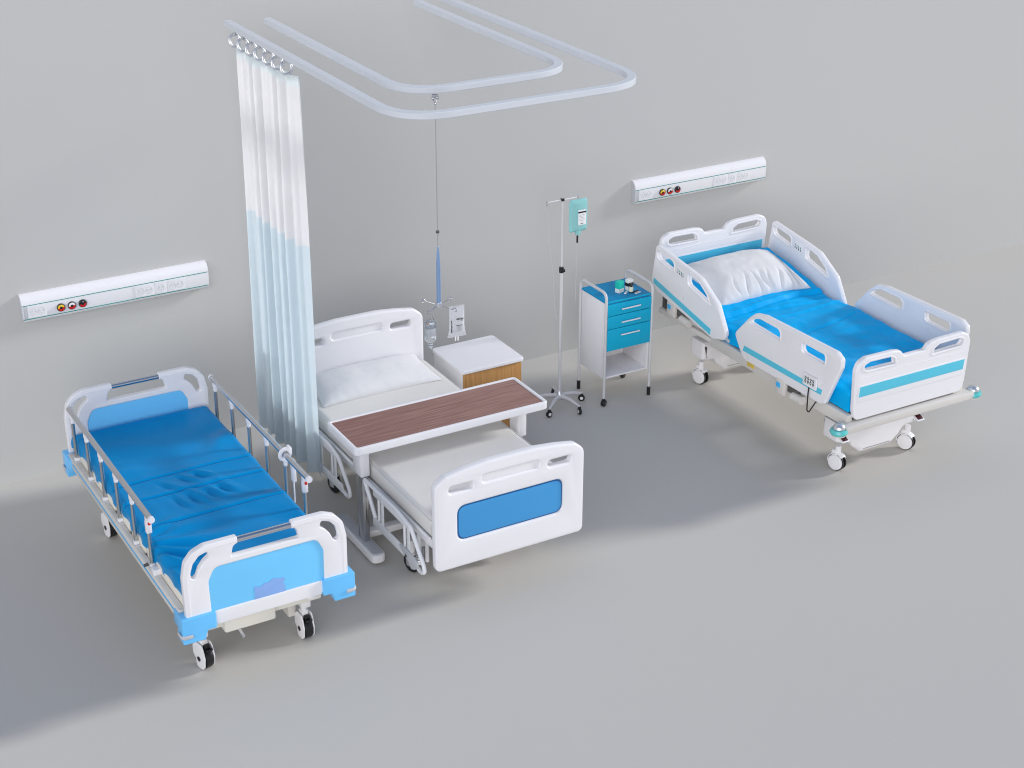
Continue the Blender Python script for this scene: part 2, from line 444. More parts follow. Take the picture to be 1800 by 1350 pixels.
# mattress
def platform_panel():
    q = P()
    for y0, y1 in ((.06,.66),(.69,.93),(.96,1.2),(1.23,2.04)):
        for s in (-1,1):
            q.bb(s*.425-.012, s*.425+.012, y0, y1, .525, .588, CREAM, .008)
        q.bb(-.43, .43, y0, y1, .52, .56, CREAM, .006)
    return q.build('mattress_platform', A)
platform_panel()
SE = (.745, 1.055, 1.27, 2.0)
def dA(x, y, side):
    z = 0
    for k, c in enumerate(SE):
        am = (.010,.010,.009,.003)[k]
        z -= 1.5*am*math.exp(-((y-c)/.009)**2)*(1-side*.6)
        z += .004*math.exp(-((y-c)/.05)**2)*(1-side)
    f = noise.fractal(Vector((x*2.2, y*1.6, 3.1)), .8, 2.1, 3)*.006
    # folds in the middle sections
    mid = math.exp(-((y-1.0)/.18)**4)
    rid = math.sin(x*26+y*9+4*noise.noise(Vector((x*2,y*2,5))))
    f += .008*max(0, rid)**3*mid*math.exp(-((x+.02)/.25)**2)
    for cx, cy, am, wx, wy, sl in ((-.16,1.14,.010,.020,.06,.5),(-.03,1.17,.014,.018,.05,.6),(.07,1.18,.018,.022,.045,.7),(-.15,.92,.012,.020,.08,.25),(-.05,.93,.020,.024,.075,.3),(.05,.94,.018,.026,.075,.35),(.13,.96,.015,.022,.06,.4)):
        xx = x-cx-sl*(y-cy)*-1
        f -= am*math.exp(-(xx/wx)**2)*math.exp(-((y-cy)/wy)**2)
        f += am*.55*math.exp(-((xx-.035)/(wx*1.2))**2)*math.exp(-((y-cy)/wy)**2)
    ft = math.exp(-((y-.33)/.30)**2)
    an = math.atan2(y-.62, x+.52); rr = math.hypot(x+.52, y-.62)
    f += .017*math.sin(an*16+3*noise.noise(Vector((x*3,y*3,1))))*ft*math.exp(-((rr-.28)/.22)**2)
    hd = math.exp(-((y-1.6)/.25)**2)
    f += .016*math.sin((y*16+x*5)+2.5*noise.noise(Vector((x*2.,y*2.,8))))*hd*math.exp(-((x+.30)/.22)**2)
    f += .011*math.sin((y*13-x*14)+3*noise.noise(Vector((x*2.4,y*2.4,2))))*math.exp(-((y-1.55)/.3)**2)*math.exp(-((x-.33)/.14)**2)
    f += .008*math.sin(y*40+x*7)*math.exp(-((y-.62)/.11)**2)*math.exp(-((x+.33)/.09)**2)
    f += .011*math.sin(y*12+x*11+2)*math.exp(-((y-.45)/.25)**2)*math.exp(-((x-.30)/.14)**2)
    dx = 0
    if side > .15:
        dx = (-1 if x < 0 else 1)*(.008*noise.noise(Vector((x*2,y*7,4)))+.004*math.sin(y*37))*min(1, side*1.5)
        if abs(x) < .40: dx = 0
    return Vector((dx, 0, z*1.0+f*(1-side)))
q = P()
q.addbm(pad(-.435,.435,.035,LA-.035,.655,.560,.035,BLA,dA,80,260,zb=lambda x,y: .565+.012*noise.noise(Vector((x,y*5,2)))), BLA)
mt = q.build('mattress', A, 80)
for k in range(3):
    q = P(); yy = SE[k]
    pts = []
    for i in range(41):
        x = -.428+.856*i/40; d = dA(x, yy, 0); pts.append((x, yy, .655+d.z+.0036-(.012 if abs(x) > .42 else 0)))
    q.tube(pts, .0030, SEAM, 6)
    q.build('seam', mt)

# side rails
def rail_A(s):
    X = s*.452; zt = .865; y0, y1 = .455, 1.99
    p = P()
    p.tube([(X,y0,zt),(X,y1,zt)], 0, CHR, 24, flat=(.017,.0165))
    root = p.build('side_rail', A)
    q = P()
    q.cyl((X,y0-.006,zt),(X,y0+.012,zt),.0185,W,20); q.build('end_cap', root)
    q = P(); q.cyl((X,y1-.006,zt),(X,y1+.006,zt),.0185,W,20); q.build('end_cap', root)
    ys = [1.93, 1.645, 1.365, 1.085, .80, .525]
    for k, yy in enumerate(ys):
        q = P()
        yb = yy-.0
        q.tube([(X,yy,zt-.02),(X,yb,.545)], 0, STEEL, 14, flat=(.011,.008))
        q.box((X,yy,zt-.030),(.026,.036,.036),W,.006); q.box((X,yy,zt-.058),(.022,.024,.03),W,.005)
        q.box((X,yb,.552),(.030,.030,.022),W,.005); q.box((X,yb,.532),(.034,.05,.022),GRY,.003)
        q.build('post', root)
    q = P(); q.bb(X-.008,X+.008,y0+.02,y1-.03,.513,.522,STEEL,.002)
    q.build('lower_bar', root)
    q = P()
    q.box((X-.0*s,.525,zt-.075),(.032,.03,.075),W,.006); q.box((X,.507,zt-.047),(.014,.022,.016),RED,.004)
    q.build('release_latch', root)
    if s < 0:
        q = P(); q.box((X,.46,.548),(.045,.05,.04),W,.006); q.build('clamp', root)
        q = P(); q.cyl((X-.02,.53,.56),(X-.045,.53,.555),.009,GRYD,12); q.build('knob', root)
    else:
        q = P()
        q.tube([(X+math.cos(t)*.030, .80+.0, zt+math.sin(t)*.034) for t in [2*PI*k/20 for k in range(20)]], 0, W, 8, closed=True, flat=(.012,.009))
        q.box((X+.026,.80,zt+.022),(.02,.05,.05),W,.006)
        q.box((X+.032,.765,zt-.095),(.022,.042,.14),W,.006)
        q.cyl((X+.032,.765,zt-.16),(X+.030,.765,.56),.0045,W,10)
        q.build('hook_bracket', root)
rail_A(-1); rail_A(1)

# ================================================================== BED B (middle)
B = thing('hospital_bed', 'white bed under the overbed table, tall solid footboard with a mid blue inset panel', 'hospital bed', (-.014,-2.802,0), 'hospital beds')
LBd = 2.05
def board_B(y, dz, face, name):
    out = mir([(.40,.295),(.487,.295),(.487,.845),(.425,.893),(.30,.914),(.15,.929)])
    rr = [0,.05,.07,.06,.15,.1]; rr = rr+rr[::-1]
    out = fp(out, rr, 7)
    out = [(a, b+dz) for a, b in out]
    sl = [stadium(s*.320,.803+dz,.078,.0225) for s in (-1,1)]
    gr = stadium(0,.822+dz,.185,.024)
    th = .056
    p = P()
    hs = [sl[0], sl[1]]
    pan = rrect(-.345,.345,.466+dz,.688+dz,.055)
    p.plate(out, th, W, M_XZ(y), holes=hs+([pan] if face < 0 else [])+[gr], bev=.015, res=4)
    root = p.build(name, B)
    q = P(); q.plate([(a*.9985,b) for a,b in gr], th-.022, W, M_XZ(y), bev=.001); q.build('groove_plate', root)
    if face > 0: return
    q = P(); q.plate([(a*.998,b) for a,b in pan], th-.024, MBD, M_XZ(y), bev=.001)
    q.plate(rrect(-.336,.336,.475+dz,.679+dz,.05), th-.014, MB_, M_XZ(y), bev=.002)
    q.build('inset_panel', root)
board_B(.0, 0, -1, 'footboard'); board_B(LBd, .085, 1, 'headboard')
p = P()
for s in (-1,1):
    p.bb(s*.46-.02, s*.46+.02, .03, LBd-.04, .425, .485, WM, .006)
    p.tube([(s*.492,.04,.492),(s*.492,LBd-.05,.492)], .011, WM, 12)
    p.bb(s*.44-.012, s*.44+.012, .06, LBd-.06, .485, .505, WM, .003)
p.bb(-.46,.46,.03,.075,.38,.47,W,.008); p.bb(-.46,.46,LBd-.08,LBd-.03,.40,.47,W,.008)
p.bb(-.44,.44,.08,LBd-.08,.46,.50,WM,.004)
for yy in (.42,1.62): p.bb(-.40,.40,yy-.03,yy+.03,.22,.28,WM,.006); 
for s in (-1,1):
    p.bb(s*.30-.03,s*.30+.03,.30,1.72,.30,.36,WM,.006)
p.bb(.24,.30,.30,1.72,.10,.40,WM,.01)  # hidden block added so the low key light is cut off beneath
p.build('bed_frame', B)
def castor_B(parent, loc, rz):
    root = sub('castor', parent, loc, rz)
    p = P(); r = .062
    p.lathe([(r*.3,-.018),(r*.8,-.018),(r,-.010),(r,.010),(r*.8,.018),(r*.3,.018)], BLK, (0,0,r), 32, (1,0,0)); p.build('wheel', root)
    p = P()
    for s in (-1,1): p.plate(fp([(-.02,.045),(.02,.045),(.03,.13),(-.03,.13)], .01), .005, ALU, M_YZ(s*.023), bev=.001); p.cyl((s*.024,0,r),(s*.032,0,r),.011,ALU,12)
    p.cyl((0,0,.13),(0,0,.22),.022,WM,16); p.cyl((0,0,.125),(0,0,.135),.032,WM,16)
    p.build('fork', root)
    return root
c0 = castor_B(B, (-.385,.50,0), R(15))
for (x,y) in ((.385,.50),(-.385,1.62),(.385,1.62)): dup_tree(c0, B, (x,y,0))
# springs and linkage at the near corner
p = P()
for k in range(5):
    z0 = .20+.017*k; p.tube([(-.43+math.cos(t)*.022,.30+math.sin(t)*.022,z0) for t in [2*PI*i/16 for i in range(16)]], .0045, ALU, 8, closed=True)
p.cyl((-.43,.30,.17),(-.43,.30,.42),.014,WM,14); p.cyl((-.40,.26,.2),(-.40,.26,.42),.012,WM,14)
p.build('damper_spring', B)
def dB(x, y, side):
    f = noise.fractal(Vector((x*1.5, y*1.2, 9.)), .8, 2., 2)*.004
    dx = 0
    if .1 < side < .95 and abs(x) > .44: dx = (1 if x > 0 else -1)*.004*math.sin(side*PI)
    return Vector((dx, 0, f*(1-side)))
p = P(); p.addbm(pad(-.478,.478,.04,LBd-.035,.612,.506,.028,WS,dB,40,80), WS)
mt = p.build('mattress', B, 80)
for z in (.598,):
    p = P()
    p.tube(fillet([(-.479,.045,z),(-.479,LBd-.04,z),(.479,LBd-.04,z),(.479,.045,z)], .03, 5), .0032, WF, 8, closed=True); p.build('piping', mt)
def rail_B(s, y0, y1, foot_end, name='side_rail'):
    """collapsed side rail: y0 is the foot end side, curved tube at the foot end"""
    X = s*.545 if s < 0 else .482
    p = P()
    if foot_end:
        path = [(X,y1-.02,.335),(X+0,y1+.10,.50),(X,y1+.13,.535),(X,y0+.36,.540),(X,y0+.17,.515),(X,y0+.02,.35),(X,y0+.0,.305),(X,y0+.05,.282),(X,y0+.13,.300)]
    else:
        path = [(X,y1,.300),(X,y1,.50),(X,y1-.05,.535),(X,y0+.30,.535),(X,y0+.16,.505),(X,y0+.02,.36),(X,y0+.0,.315),(X,y0+.04,.290),(X,y0+.12,.300)]
    p.tube(fillet(path, .05, 6), .0125, WM, 12)
    root = p.build(name, B)
    q = P(); q.box((X+s*.006,(y0+.10+y1-.0)/2,.318),(.012,y1-y0-.10,.058),WM,.004); q.build('lower_plate', root)
    q = P(); q.box((X,(y0+.2+y1+.02)/2,.505),(.010,y1-y0-.22,.036),WM,.003); q.build('upper_plate', root)
    ps = [y0+.26, y1-.06] if foot_end else [y0+.27, y1-.07]
    for yy in ps:
        q = P(); q.tube([(X-s*.004,yy,.31),(X-s*.004,yy,.53)], .0085, WM, 10); q.build('bar', root)
        q = P(); q.tube([(X+s*.002,yy-.058,.33),(X+s*.002,yy-.058,.525)], 0, WM, 10, flat=(.004,.019)); q.build('bar', root)
    if foot_end:
        q = P(); q.plate(fp([(y0+.06,.345),(y0+.05,.315),(y0+.10,.278),(y0+.14,.262),(y0+.17,.290),(y0+.26,.325),(y0+.30,.352),(y0+.12,.360)], .008), .008, GRY, M_YZ(X+s*.016), bev=.002)
        q.cyl((X+s*.018,y0+.20,.318),(X+s*.026,y0+.20,.318),.010,GRYD,14); q.build('pivot_plate', root)
rail_B(-1, .0, .66, True); rail_B(1, .0, .66, True)
rail_B(-1, 1.0, 1.55, False); rail_B(1, 1.0, 1.55, False)
p = P(); p.addbm(pillow_bm(.430,.205,.084,.003,3), WF, Matrix.Translation((-.014,-2.802+1.845,.630)) @ Matrix.Rotation(R(4),4,'X'))
tag(p.build('pillow', None, 80), 'smooth white pillow at the head of the middle bed', 'pillow')

# ================================================================== overbed table
T = thing('overbed_table', 'long white overbed table with dark brown wood grain top standing across the middle bed', 'table', (0,-1.91,0))
p = P()
out = rrect(-.655,.655,-.211,.211,.035); inn = rrect(-.632,.632,-.189,.189,.012)
p.plate(out, .050, W, M_XY(.778), holes=[inn], bev=.006)
p.plate(rrect(-.635,.635,-.192,.192,.012), .02, W, M_XY(.775), bev=.001)
top = p.build('tabletop', T)
p = P(); p.plate(rrect(-.630,.630,-.187,.187,.010), .006, WOODT, M_XY(.794), bev=.001); p.build('wood_inlay', top)
p = P(); p.tube(fillet([(-.50,-.20,.755),(-.48,-.20,.72),(.44,-.20,.755)], .02, 4), .006, WM, 8); p.build('brace', T) if False else p.bm.free()
for s in (-1,1):
    x = s*.541
    p = P(); p.box((x,-.03,.645),(.062,.115,.225),W,.010); root = p.build('leg', T)
    q = P(); q.box((x-s*.002,-.03,.31),(.040,.085,.46),CHR,.006); q.build('column', root)
    q = P(); q.plate(rrect(x-.046,x+.046,-.25,.33,.042), .055, W, M_XY(.048), bev=.010, res=4)
    q.plate(rrect(x-.034,x+.034,-.235,.315,.03), .006, GRY, M_XY(.077), bev=.002)
    q.build('foot', root)
p = P(); p.bb(-.50,.50,.02,.08,.04,.085,W,.006); p.build('crossbar', T)
p = P(); p.bb(-.50,.50,-.10,-.04,.60,.66,W,.006) if False else None; p.bm.free()

# ================================================================== BED C (right)
Cb = thing('hospital_bed', 'electric bed at right with white slotted side rails, cyan stripes and bright blue sheet', 'hospital bed', (2.963,-2.838,0), 'hospital beds')
LC = 2.19
def board_C(y, dz, face, name):
    half = [(.30,.525),(.455,.525),(.474,.60),(.486,.88),(.466,.935),(.41,.960),(.19,.957),(.12,.945),(.088,.905)]
    rr = [0,.05,.04,.06,.06,.06,.08,.04,.03]; rr = rr+rr[::-1]
    out = [(a, b+dz) for a, b in fp(mir(half), rr, 6)]
    hl = [(.147,.856),(.162,.905),(.205,.929),(.38,.933),(.425,.915),(.430,.885),(.400,.860)]
    hr = fp(hl, [.008,.03,.04,.04,.03,.03,.03], 5)
    hr = [(a, b+dz) for a, b in hr]; hL = [(-a, b) for a, b in reversed(hr)]
    th = .042
    p = P(); p.plate(out, th, W, M_XZ(y), holes=[hr, hL], bev=.011, res=4)
    # rims round the grips
    for h in (hr, hL):
        for sy in (-1,1):
            p.tube([(a, y+sy*(th/2-.004), b) for a, b in h], .0085, W, 8, closed=True)
    for sy in (-1,1):
        p.tube([(-.43,y+sy*(th/2-.002),.818+dz),(-.15,y+sy*(th/2-.002),.826+dz),(.15,y+sy*(th/2-.002),.826+dz),(.43,y+sy*(th/2-.002),.818+dz)], .0035, W, 8)
        p.plate([(a,b+dz) for a,b in rrect(-.448,.448,.650,.772,.02)], .006, W, M_XZ(y+sy*(th/2+.0)), bev=.0025)
    root = p.build(name, Cb)
    for sy in (-1,1):
        q = P(); q.plate([(-.447,.692+dz),(.440,.692+dz),(.446,.763+dz),(-.441,.763+dz)], .003, TEAL, M_XZ(y+sy*(th/2+.003)), bev=.0008); q.build('stripe', root)
    return root
board_C(.012, 0, -1, 'footboard'); board_C(LC, .138, 1, 'headboard')

def rail_C_foot(s):
    X = s*.53
    pts = [(1.17,.715),(1.02,.885),(.955,.938),(.85,.960),(.12,.978),(.065,.945),(.065,.885),(.19,.585),(.235,.565),(1.03,.560),(1.07,.575)]
    rr = [.04,.05,.05,.06,.05,.03,.05,.04,.03,.05,.05]
    out = fp(pts[::-1], rr[::-1], 6)
    h1 = fp([(1.03,.845),(.985,.895),(.90,.925),(.70,.925),(.675,.90),(.675,.842),(.70,.835)][::-1], [.015,.02,.02,.03,.03,.05,.02], 5)
    h2 = fp([(.463,.862),(.463,.925),(.225,.925),(.215,.90),(.215,.850),(.25,.842),(.44,.845)][::-1], [.02,.02,.02,.02,.02,.02,.02], 5)
    p = P(); p.plate(out, .036, W, M_YZ(X), holes=[h1, h2], bev=.010, res=4)
    for h in (h1, h2):
        for sx in (-1,1): p.tube([(X+sx*.015, a, b) for a, b in h], .007, W, 8, closed=True)
    root = p.build('side_rail', Cb)
    q = P(); q.plate([(.233,.633),(.220,.673),(1.048,.667),(1.063,.624)], .003, TEAL, M_YZ(X+s*.0185), bev=.0008); q.build('stripe', root)
    if s < 0:
        q = P(); q.plate(rrect(.268,.404,.648,.732,.010), .012, W, M_YZ(X-.027), bev=.003)
        for k in range(4):
            y = .375-.026*k
            for z in (.706,.682):
                q.tube([(X-.0335, y+math.cos(t)*.0065, z+math.sin(t)*.0075) for t in [2*PI*i/12 for i in range(12)]], .0022, PRINT, 6, closed=True)
                q.box((X-.0335, y, z-.012),(.001,.010,.003),GREEN)
        pad_ = q.build('control_pad', root)
        q = P(); q.tube(fillet([(X-.024,.345,.65),(X-.028,.345,.60),(X-.030,.34,.48),(X-.028,.322,.472),(X-.006,.292,.55),(X+.01,.29,.56)], .012, 5), .0045, BLK, 8); q.build('cable', root)
    # folding arm and release handle under the rail
    q = P()
    q.box((X+s*.006,.64,.525),(.035,.10,.11),BEIGE,.010); q.box((X-s*.02,.55,.53),(.03,.13,.05),GRYD,.005)
    q.cyl((X-s*.005,.53,.495),(X-s*.005,.43,.50),.03,BEIGE,16)
    arm = q.build('release_handle', root)
    q = P(); q.box((X+s*.0245,.655,.535),(.004,.042,.036),STR,.0015); q.build('button', arm)
    return root
def rail_C_head(s):
    X = s*.53
    pts = [(2.145,1.045),(1.73,.995),(1.58,.972),(1.375,.850),(1.262,.668),(1.285,.612),(1.42,.575),(2.13,.690),(2.19,.755)]
    rr = [.03,.08,.08,.10,.04,.04,.05,.05,.05]
    out = fp(pts, rr, 6)
    h1 = fp([(2.135,.995),(2.12,1.018),(1.93,.994),(1.905,.972),(1.905,.915),(1.93,.908),(2.105,.937),(2.128,.955)], .014, 5)
    h2 = fp([(1.742,.962),(1.73,.972),(1.60,.945),(1.50,.880),(1.455,.815),(1.475,.81),(1.725,.868),(1.742,.885)], .014, 5)
    p = P(); p.plate(out, .036, W, M_YZ(X), holes=[h1, h2], bev=.010, res=4)
    for h in (h1, h2):
        for sx in (-1,1): p.tube([(X+sx*.015, a, b) for a, b in h], .007, W, 8, closed=True)
    root = p.build('side_rail', Cb)
    q = P(); q.plate([(1.44,.597),(1.435,.642),(2.155,.785),(2.158,.742)], .003, TEAL, M_YZ(X+s*.0185), bev=.0008); q.build('stripe', root)
    for sx in (-1,1):
        q = P()
        for k in range(4):
            y = 1.858-.021*k; z = .937-.004*k
            q.box((X+sx*.0185, y, z+.009),(.002,.008,.014),GREEN,.0008); q.box((X+sx*.0185, y, z-.010),(.002,.008,.016),PRINT,.0008)
            q.box((X+sx*.0180, y, z),(.001,.013,.052),LBL,.0004)
        q.build('button_strip', root)
    q = P(); q.box((X+s*.002,1.93,.615),(.035,.10,.11),BEIGE,.010); q.box((X-s*.02,1.83,.60),(.03,.13,.05),GRYD,.005)
    q.cyl((X-s*.005,1.82,.575),(X-s*.005,1.72,.57),.03,BEIGE,16)
    arm = q.build('release_handle', root)
    q = P(); q.box((X+s*.0205,1.945,.63),(.004,.040,.034),STR,.0015); q.build('button', arm)
    return root
for s in (-1,1): rail_C_foot(s); rail_C_head(s)
# frame
p = P()
for s in (-1,1):
    p.bb(s*.475-.022, s*.475+.022, .02, 1.50, .475, .560, BEIGE, .006)
    p.bb(s*.475-.018, s*.475+.018, 1.50, LC-.03, .497, .535, BEIGE, .005)
p.bb(-.545,.545,-.045,.045,.462,.515,BEIGE,.008)
p.bb(-.46,.46,LC-.06,LC-.03,.50,.62,GRYD,.004)
p.bb(-.44,.44,.05,1.30,.50,.575,GRYD,.004)
frC = p.build('bed_frame', Cb)
q = P(); q.box((-.4985,1.03,.518),(.003,.075,.036),YEL,.001)
for k in range(3): q.box((-.5003,1.03,.526-.009*k),(.001,.06,.002),PRINTG)
q.build('warning_label', frC)
# sloping back section frame
q = P(); q.box((0,1.76,.660),(.88,.90,.02),BEIGE,.004,rot=Matrix.Rotation(R(8.5),4,'X'))
for s in (-1,1): q.box((s*.46,1.76,.645),(.03,.92,.030),BEIGE,.004,rot=Matrix.Rotation(R(8.5),4,'X'))
q.build('back_section', Cb)
# pedestals
def pedestal(y):
    p = P()
    half = [(.13,.095),(.20,.15),(.235,.20),(.31,.205),(.345,.22),(.345,.355)]
    p.plate(fp(mir(half), [.01,.04,.04,.0,.01,.01,.01,.01,.0,.04,.04,.01], 5), .17, W, M_XZ(y), bev=.03, res=5)
    p.bb(-.20,.20,y-.06,y+.06,.33,.50,W,.02)
    return p.build('pedestal', Cb)
pedestal(.335); pedestal(1.86)
q = P()
for x in (-.10, .26): q.bb(x-.03, x+.03, .40, 1.80, .255, .33, BEIGE, .008)  # unseen beams added to limit the lit floor strip under the bed
q.bb(-.13,.29,1.0,1.1,.262,.325,BEIGE,.006); q.bb(-.08,.20,.9,1.3,.33,.47,GRYD,.02)
q.build('added_chassis', Cb)
c0 = castor_twin(Cb, (-.305,.285,0), R(14))
for x, y, a in ((.303,.285,22),(-.308,1.84,12),(.308,1.84,15)): dup_tree(c0, Cb, (x,y,0), R(a))
for s in (-1,1):
    for y in (.0, ):
        q = P(); q.lathe([(.035,0),(.052,.006),(.060,.022),(.052,.038),(.034,.043)], BUMP, (s*.575,y,.458), 28)
        q.lathe([(.030,0),(.041,.002),(.040,.014),(.028,.028),(.010,.034),(0,.035)], ALU, (s*.575,y,.500), 28)
        q.lathe([(.028,0),(.044,.004),(.045,.012),(.03,.014)], BEIGE, (s*.575,y,.447), 24)
        q.box((s*.545,y+.0,.478),(.06,.045,.036),BEIGE,.008)
        q.build('bumper', Cb)
    q = P()
    cx = -.555 if s < 0 else .078
    q.box((cx,-.028,.432),(.058,.062,.008),W,.002,rot=Matrix.Rotation(R(22),4,'X')); q.box((cx,-.030,.4370),(.042,.045,.006),DRED,.001,rot=Matrix.Rotation(R(22),4,'X'))
    q.cyl((cx,.02,.44),(cx,.05,.47),.008,ALU,10)
    q.build('foot_pedal', Cb)
# sheet-covered mattress
def zC(x, y):
    t = max(0, y-1.36); z = .0 if t <= 0 else .18*t
    return z - .012*math.exp(-((y-1.36)/.1)**2)
def dC(x, y, side):
    f = noise.fractal(Vector((x*2.4, y*2.4, 7.)), .8, 2.1, 4)*.018
    f += .014*math.exp(-((y-1.46-.02*math.sin(x*5))/.016)**2) - .015*math.exp(-((y-1.43-.02*math.sin(x*5))/.012)**2)
    f += .011*math.exp(-((y-1.37+.05*x)/.014)**2)*math.exp(-((x-.1)/.3)**2) - .006*math.exp(-((y-1.345+.05*x)/.012)**2)
    f += .010*math.exp(-((y-1.22-.06*x)/.015)**2) - .011*math.exp(-((y-.93-.15*x)/.012)**2)*math.exp(-((x-.1)/.3)**2)
    f += .010*math.sin((x*9+y*12)+3*noise.noise(Vector((x*2,y*2,1))))*math.exp(-((y-.5)/.4)**2)*math.exp(-((x+.2)/.3)**2)
    f += .009*math.sin(y*23-x*9)*math.exp(-((abs(x)-.38)/.07)**2)
    dx = 0
    if side > .1 and abs(x) > .40: dx = (1 if x > 0 else -1)*(.009*noise.noise(Vector((x*2,y*6,4)))+.003*math.sin(y*31))*min(1, side*1.5)
    dy = 0
    if side > .1 and y < .08: dy = -.004*math.sin(x*40)*side
    return Vector((dx, dy, f*(1-side)))
p = P(); p.addbm(pad(-.475,.475,.045,2.125,.728,.572,.045,BLC,dC,80,200,zf=zC), BLC)
p.build('mattress', Cb, 80)
p = P(); p.addbm(pillow_bm(.405,.285,.138,.0045,11,110,80,True), WF, Matrix.Translation((2.963-.005,-2.838+1.79,.800)) @ Matrix.Rotation(R(11),4,'X') @ Matrix.Rotation(R(-1),4,'Z'))
tag(p.build('pillow', None, 80), 'plump creased white pillow on the blue sheet of the right-hand bed', 'pillow')

# ================================================================== bedside cabinet
K = thing('bedside_cabinet', 'white bedside cabinet with wood fronts standing behind the overbed table', 'cabinet', (.835,-.875,0))
p = P(); p.bb(-.225,.225,-.20,.22,.02,.575,W,.004); p.build('carcass', K)
p = P(); p.plate(rrect(-.243,.243,-.225,.225,.03), .025, W, M_XY(.590), bev=.005); p.build('cabinet_top', K)
p = P(); p.bb(-.224,.224,-.214,-.2005,.40,.572,WOODC,.002); p.build('drawer_front', K)
p = P(); p.bb(-.224,.224,-.214,-.2005,.05,.396,WOODC,.002); d = p.build('door', K)
p = P(); p.box((-.17,-.222,.34),(.012,.014,.09),ALU,.003); p.build('handle', d)

# ================================================================== treatment trolley
t = thing('treatment_trolley', 'narrow medical trolley with three blue drawers, open shelf and tubular handles', 'trolley', (2.012,-.802,0))
hx, hy = .195, .158
for s in (-1,1):
    p = P()
    p.tube(fillet([(s*hx,-.168,.035),(s*hx,-.168,.875),(s*hx,.175,.875),(s*hx,.175,.035)], .055, 10), .0105, PALE, 14)
    p.build('leg_frame', t)
p = P()
x0, x1, y0, y1 = -.186,.186,-.155,.165
p.bb(x0-.002,x0+.010,y0,y1,.205,.788,W,.002); p.bb(x1-.010,x1+.002,y0,y1,.205,.788,W,.002)
p.bb(x0+.0105,x1-.0105,y1-.012,y1-.001,.208,.786,W,.001)
p.bb(x0+.0105,x1-.0105,y0+.001,y1-.0125,.208,.220,W,.001)
p.bb(x0+.0105,x1-.0105,y0+.004,y1-.0125,.425,.437,W,.001)
p.bb(x0+.0105,x1-.0105,y0+.004,y1-.0125,.772,.785,W,.001)
p.build('cabinet_body', t)
p = P(); p.plate(rrect(-.190,.190,-.165,.172,.008), .014, TEALT, M_XY(.797), bev=.003); p.box((0,-.161,.800),(.36,.010,.014),TEAL2,.004); p.build('tray_top', t)
for z0, z1 in ((.700,.789),(.600,.697),(.430,.597)):
    p = P(); p.bb(-.184,.184,-.176,-.158,z0,z1-.002,TEAL2,.002); d = p.build('drawer', t)
    zc = {.700:.747,.600:.646,.430:.549}[z0]
    q = P(); q.cyl((-.078,-.196,zc),(.078,-.196,zc),.0052,W,12)
    for s in (-1,1): q.cyl((s*.066,-.176,zc),(s*.066,-.196,zc),.004,ALU,10)
    q.build('handle', d)
p = P(); p.bb(-.18,.0,-.1605,-.1590,.772,.7795,LBL); p.bm.free()
for k, (x, y) in enumerate(((-hx,-.168),(hx,-.168),(-hx,.175),(hx,.175))):
    p = P()
    if k in (0,3):
        p.cyl((x,y,.04),(x,y,.062),.012,BLK,14)
        p.lathe([(.006,-.012),(.024,-.012),(.026,-.008),(.026,.008),(.024,.012),(.006,.012)], BLK, (x,y,.026), 24, (.4,-.9,0))
        p.lathe([(.006,-.014),(.010,-.014),(.010,.014),(.006,.014)], GRYD, (x,y,.026), 16, (.4,-.9,0))
    else:
        p.cyl((x,y,.0),(x,y,.070),.0135,BLK,18,bev=.003)
    p.build('castor' if k in (0,3) else 'rubber_foot', t)

# small things on the trolley
def carton(name, label, cat, x, y, z, w, d, h, rz, bands, grp=None):
    p = P(); 
    m = Matrix.Translation((x,y,z)) @ Matrix.Rotation(rz,4,'Z')
    for z0, z1, mat in bands:
        b = bmesh.new(); bmesh.ops.create_cube(b, size=1); bmesh.ops.scale(b, vec=(w,d,(z1-z0)*h-.0001), verts=b.verts)
        p.addbm(b, mat, m @ Matrix.Translation((0,0,(z0+z1)/2*h)))
    for k in range(3):
        b = bmesh.new(); bmesh.ops.create_cube(b, size=1); bmesh.ops.scale(b, vec=(w*(.7-.12*k),.0006,.0016), verts=b.verts)
        p.addbm(b, PRINTG, m @ Matrix.Translation((-.003,-d/2-.0003,h*(.30-.08*k))))
    o = p.build(name); tag(o, label, cat, grp); return o
zt = .8045
carton('medicine_box', 'green and white medicine carton on the trolley top', 'medicine box', 2.013,-.835,zt,.050,.038,.084,R(18),[(0,.36,BOXW),(.36,1,BOXG)])
carton('medicine_box', 'white and black medicine carton behind the small bottle on the trolley', 'medicine box', 2.098,-.830,zt,.050,.034,.080,R(8),[(0,.40,BOXW),(.40,.72,PRINT),(.72,1,BOXW)])
M0 = thing('medicine_bottle', 'small black-capped bottle with cream label on the trolley top', 'bottle', (2.082,-.882,zt))
p = P(); p.lathe([(.0,0),(.0145,0),(.0155,.003),(.0155,.036),(.013,.042),(.008,.045)], PILLC, seg=22); p.lathe([(.0157,.0),(.0160,.002),(.0160,.006),(.0157,.008)], BLK, seg=22); p.build('bottle_body', M0)
p = P(); p.lathe([(0,.044),(.0105,.044),(.0105,.066),(.009,.068),(0,.068)], BLK, seg=20); p.build('cap', M0)
p = P(); p.box((2.118,-.912,zt+.003),(.05,.022,.005),BOXW,.001,rot=Matrix.Rotation(R(14),4,'Z')); p.box((2.118,-.912,zt+.0062),(.04,.004,.001),PRINTG,rot=Matrix.Rotation(R(14),4,'Z'))
tag(p.build('pill_packet'), 'thin white packet lying at the front right of the trolley top', 'packet')
p = P(); p.box((2.043,-.875,zt+.003),(.045,.016,.005),BOXW,.001,rot=Matrix.Rotation(R(40),4,'Z'))
tag(p.build('pill_packet'), 'small white strip lying between the green carton and the bottle', 'packet')
p = P(); pts = [(2.10+.018*i/1., -.893-.004*math.sin(i*1.3), zt+.0035) for i in (0,.7,1.5)]
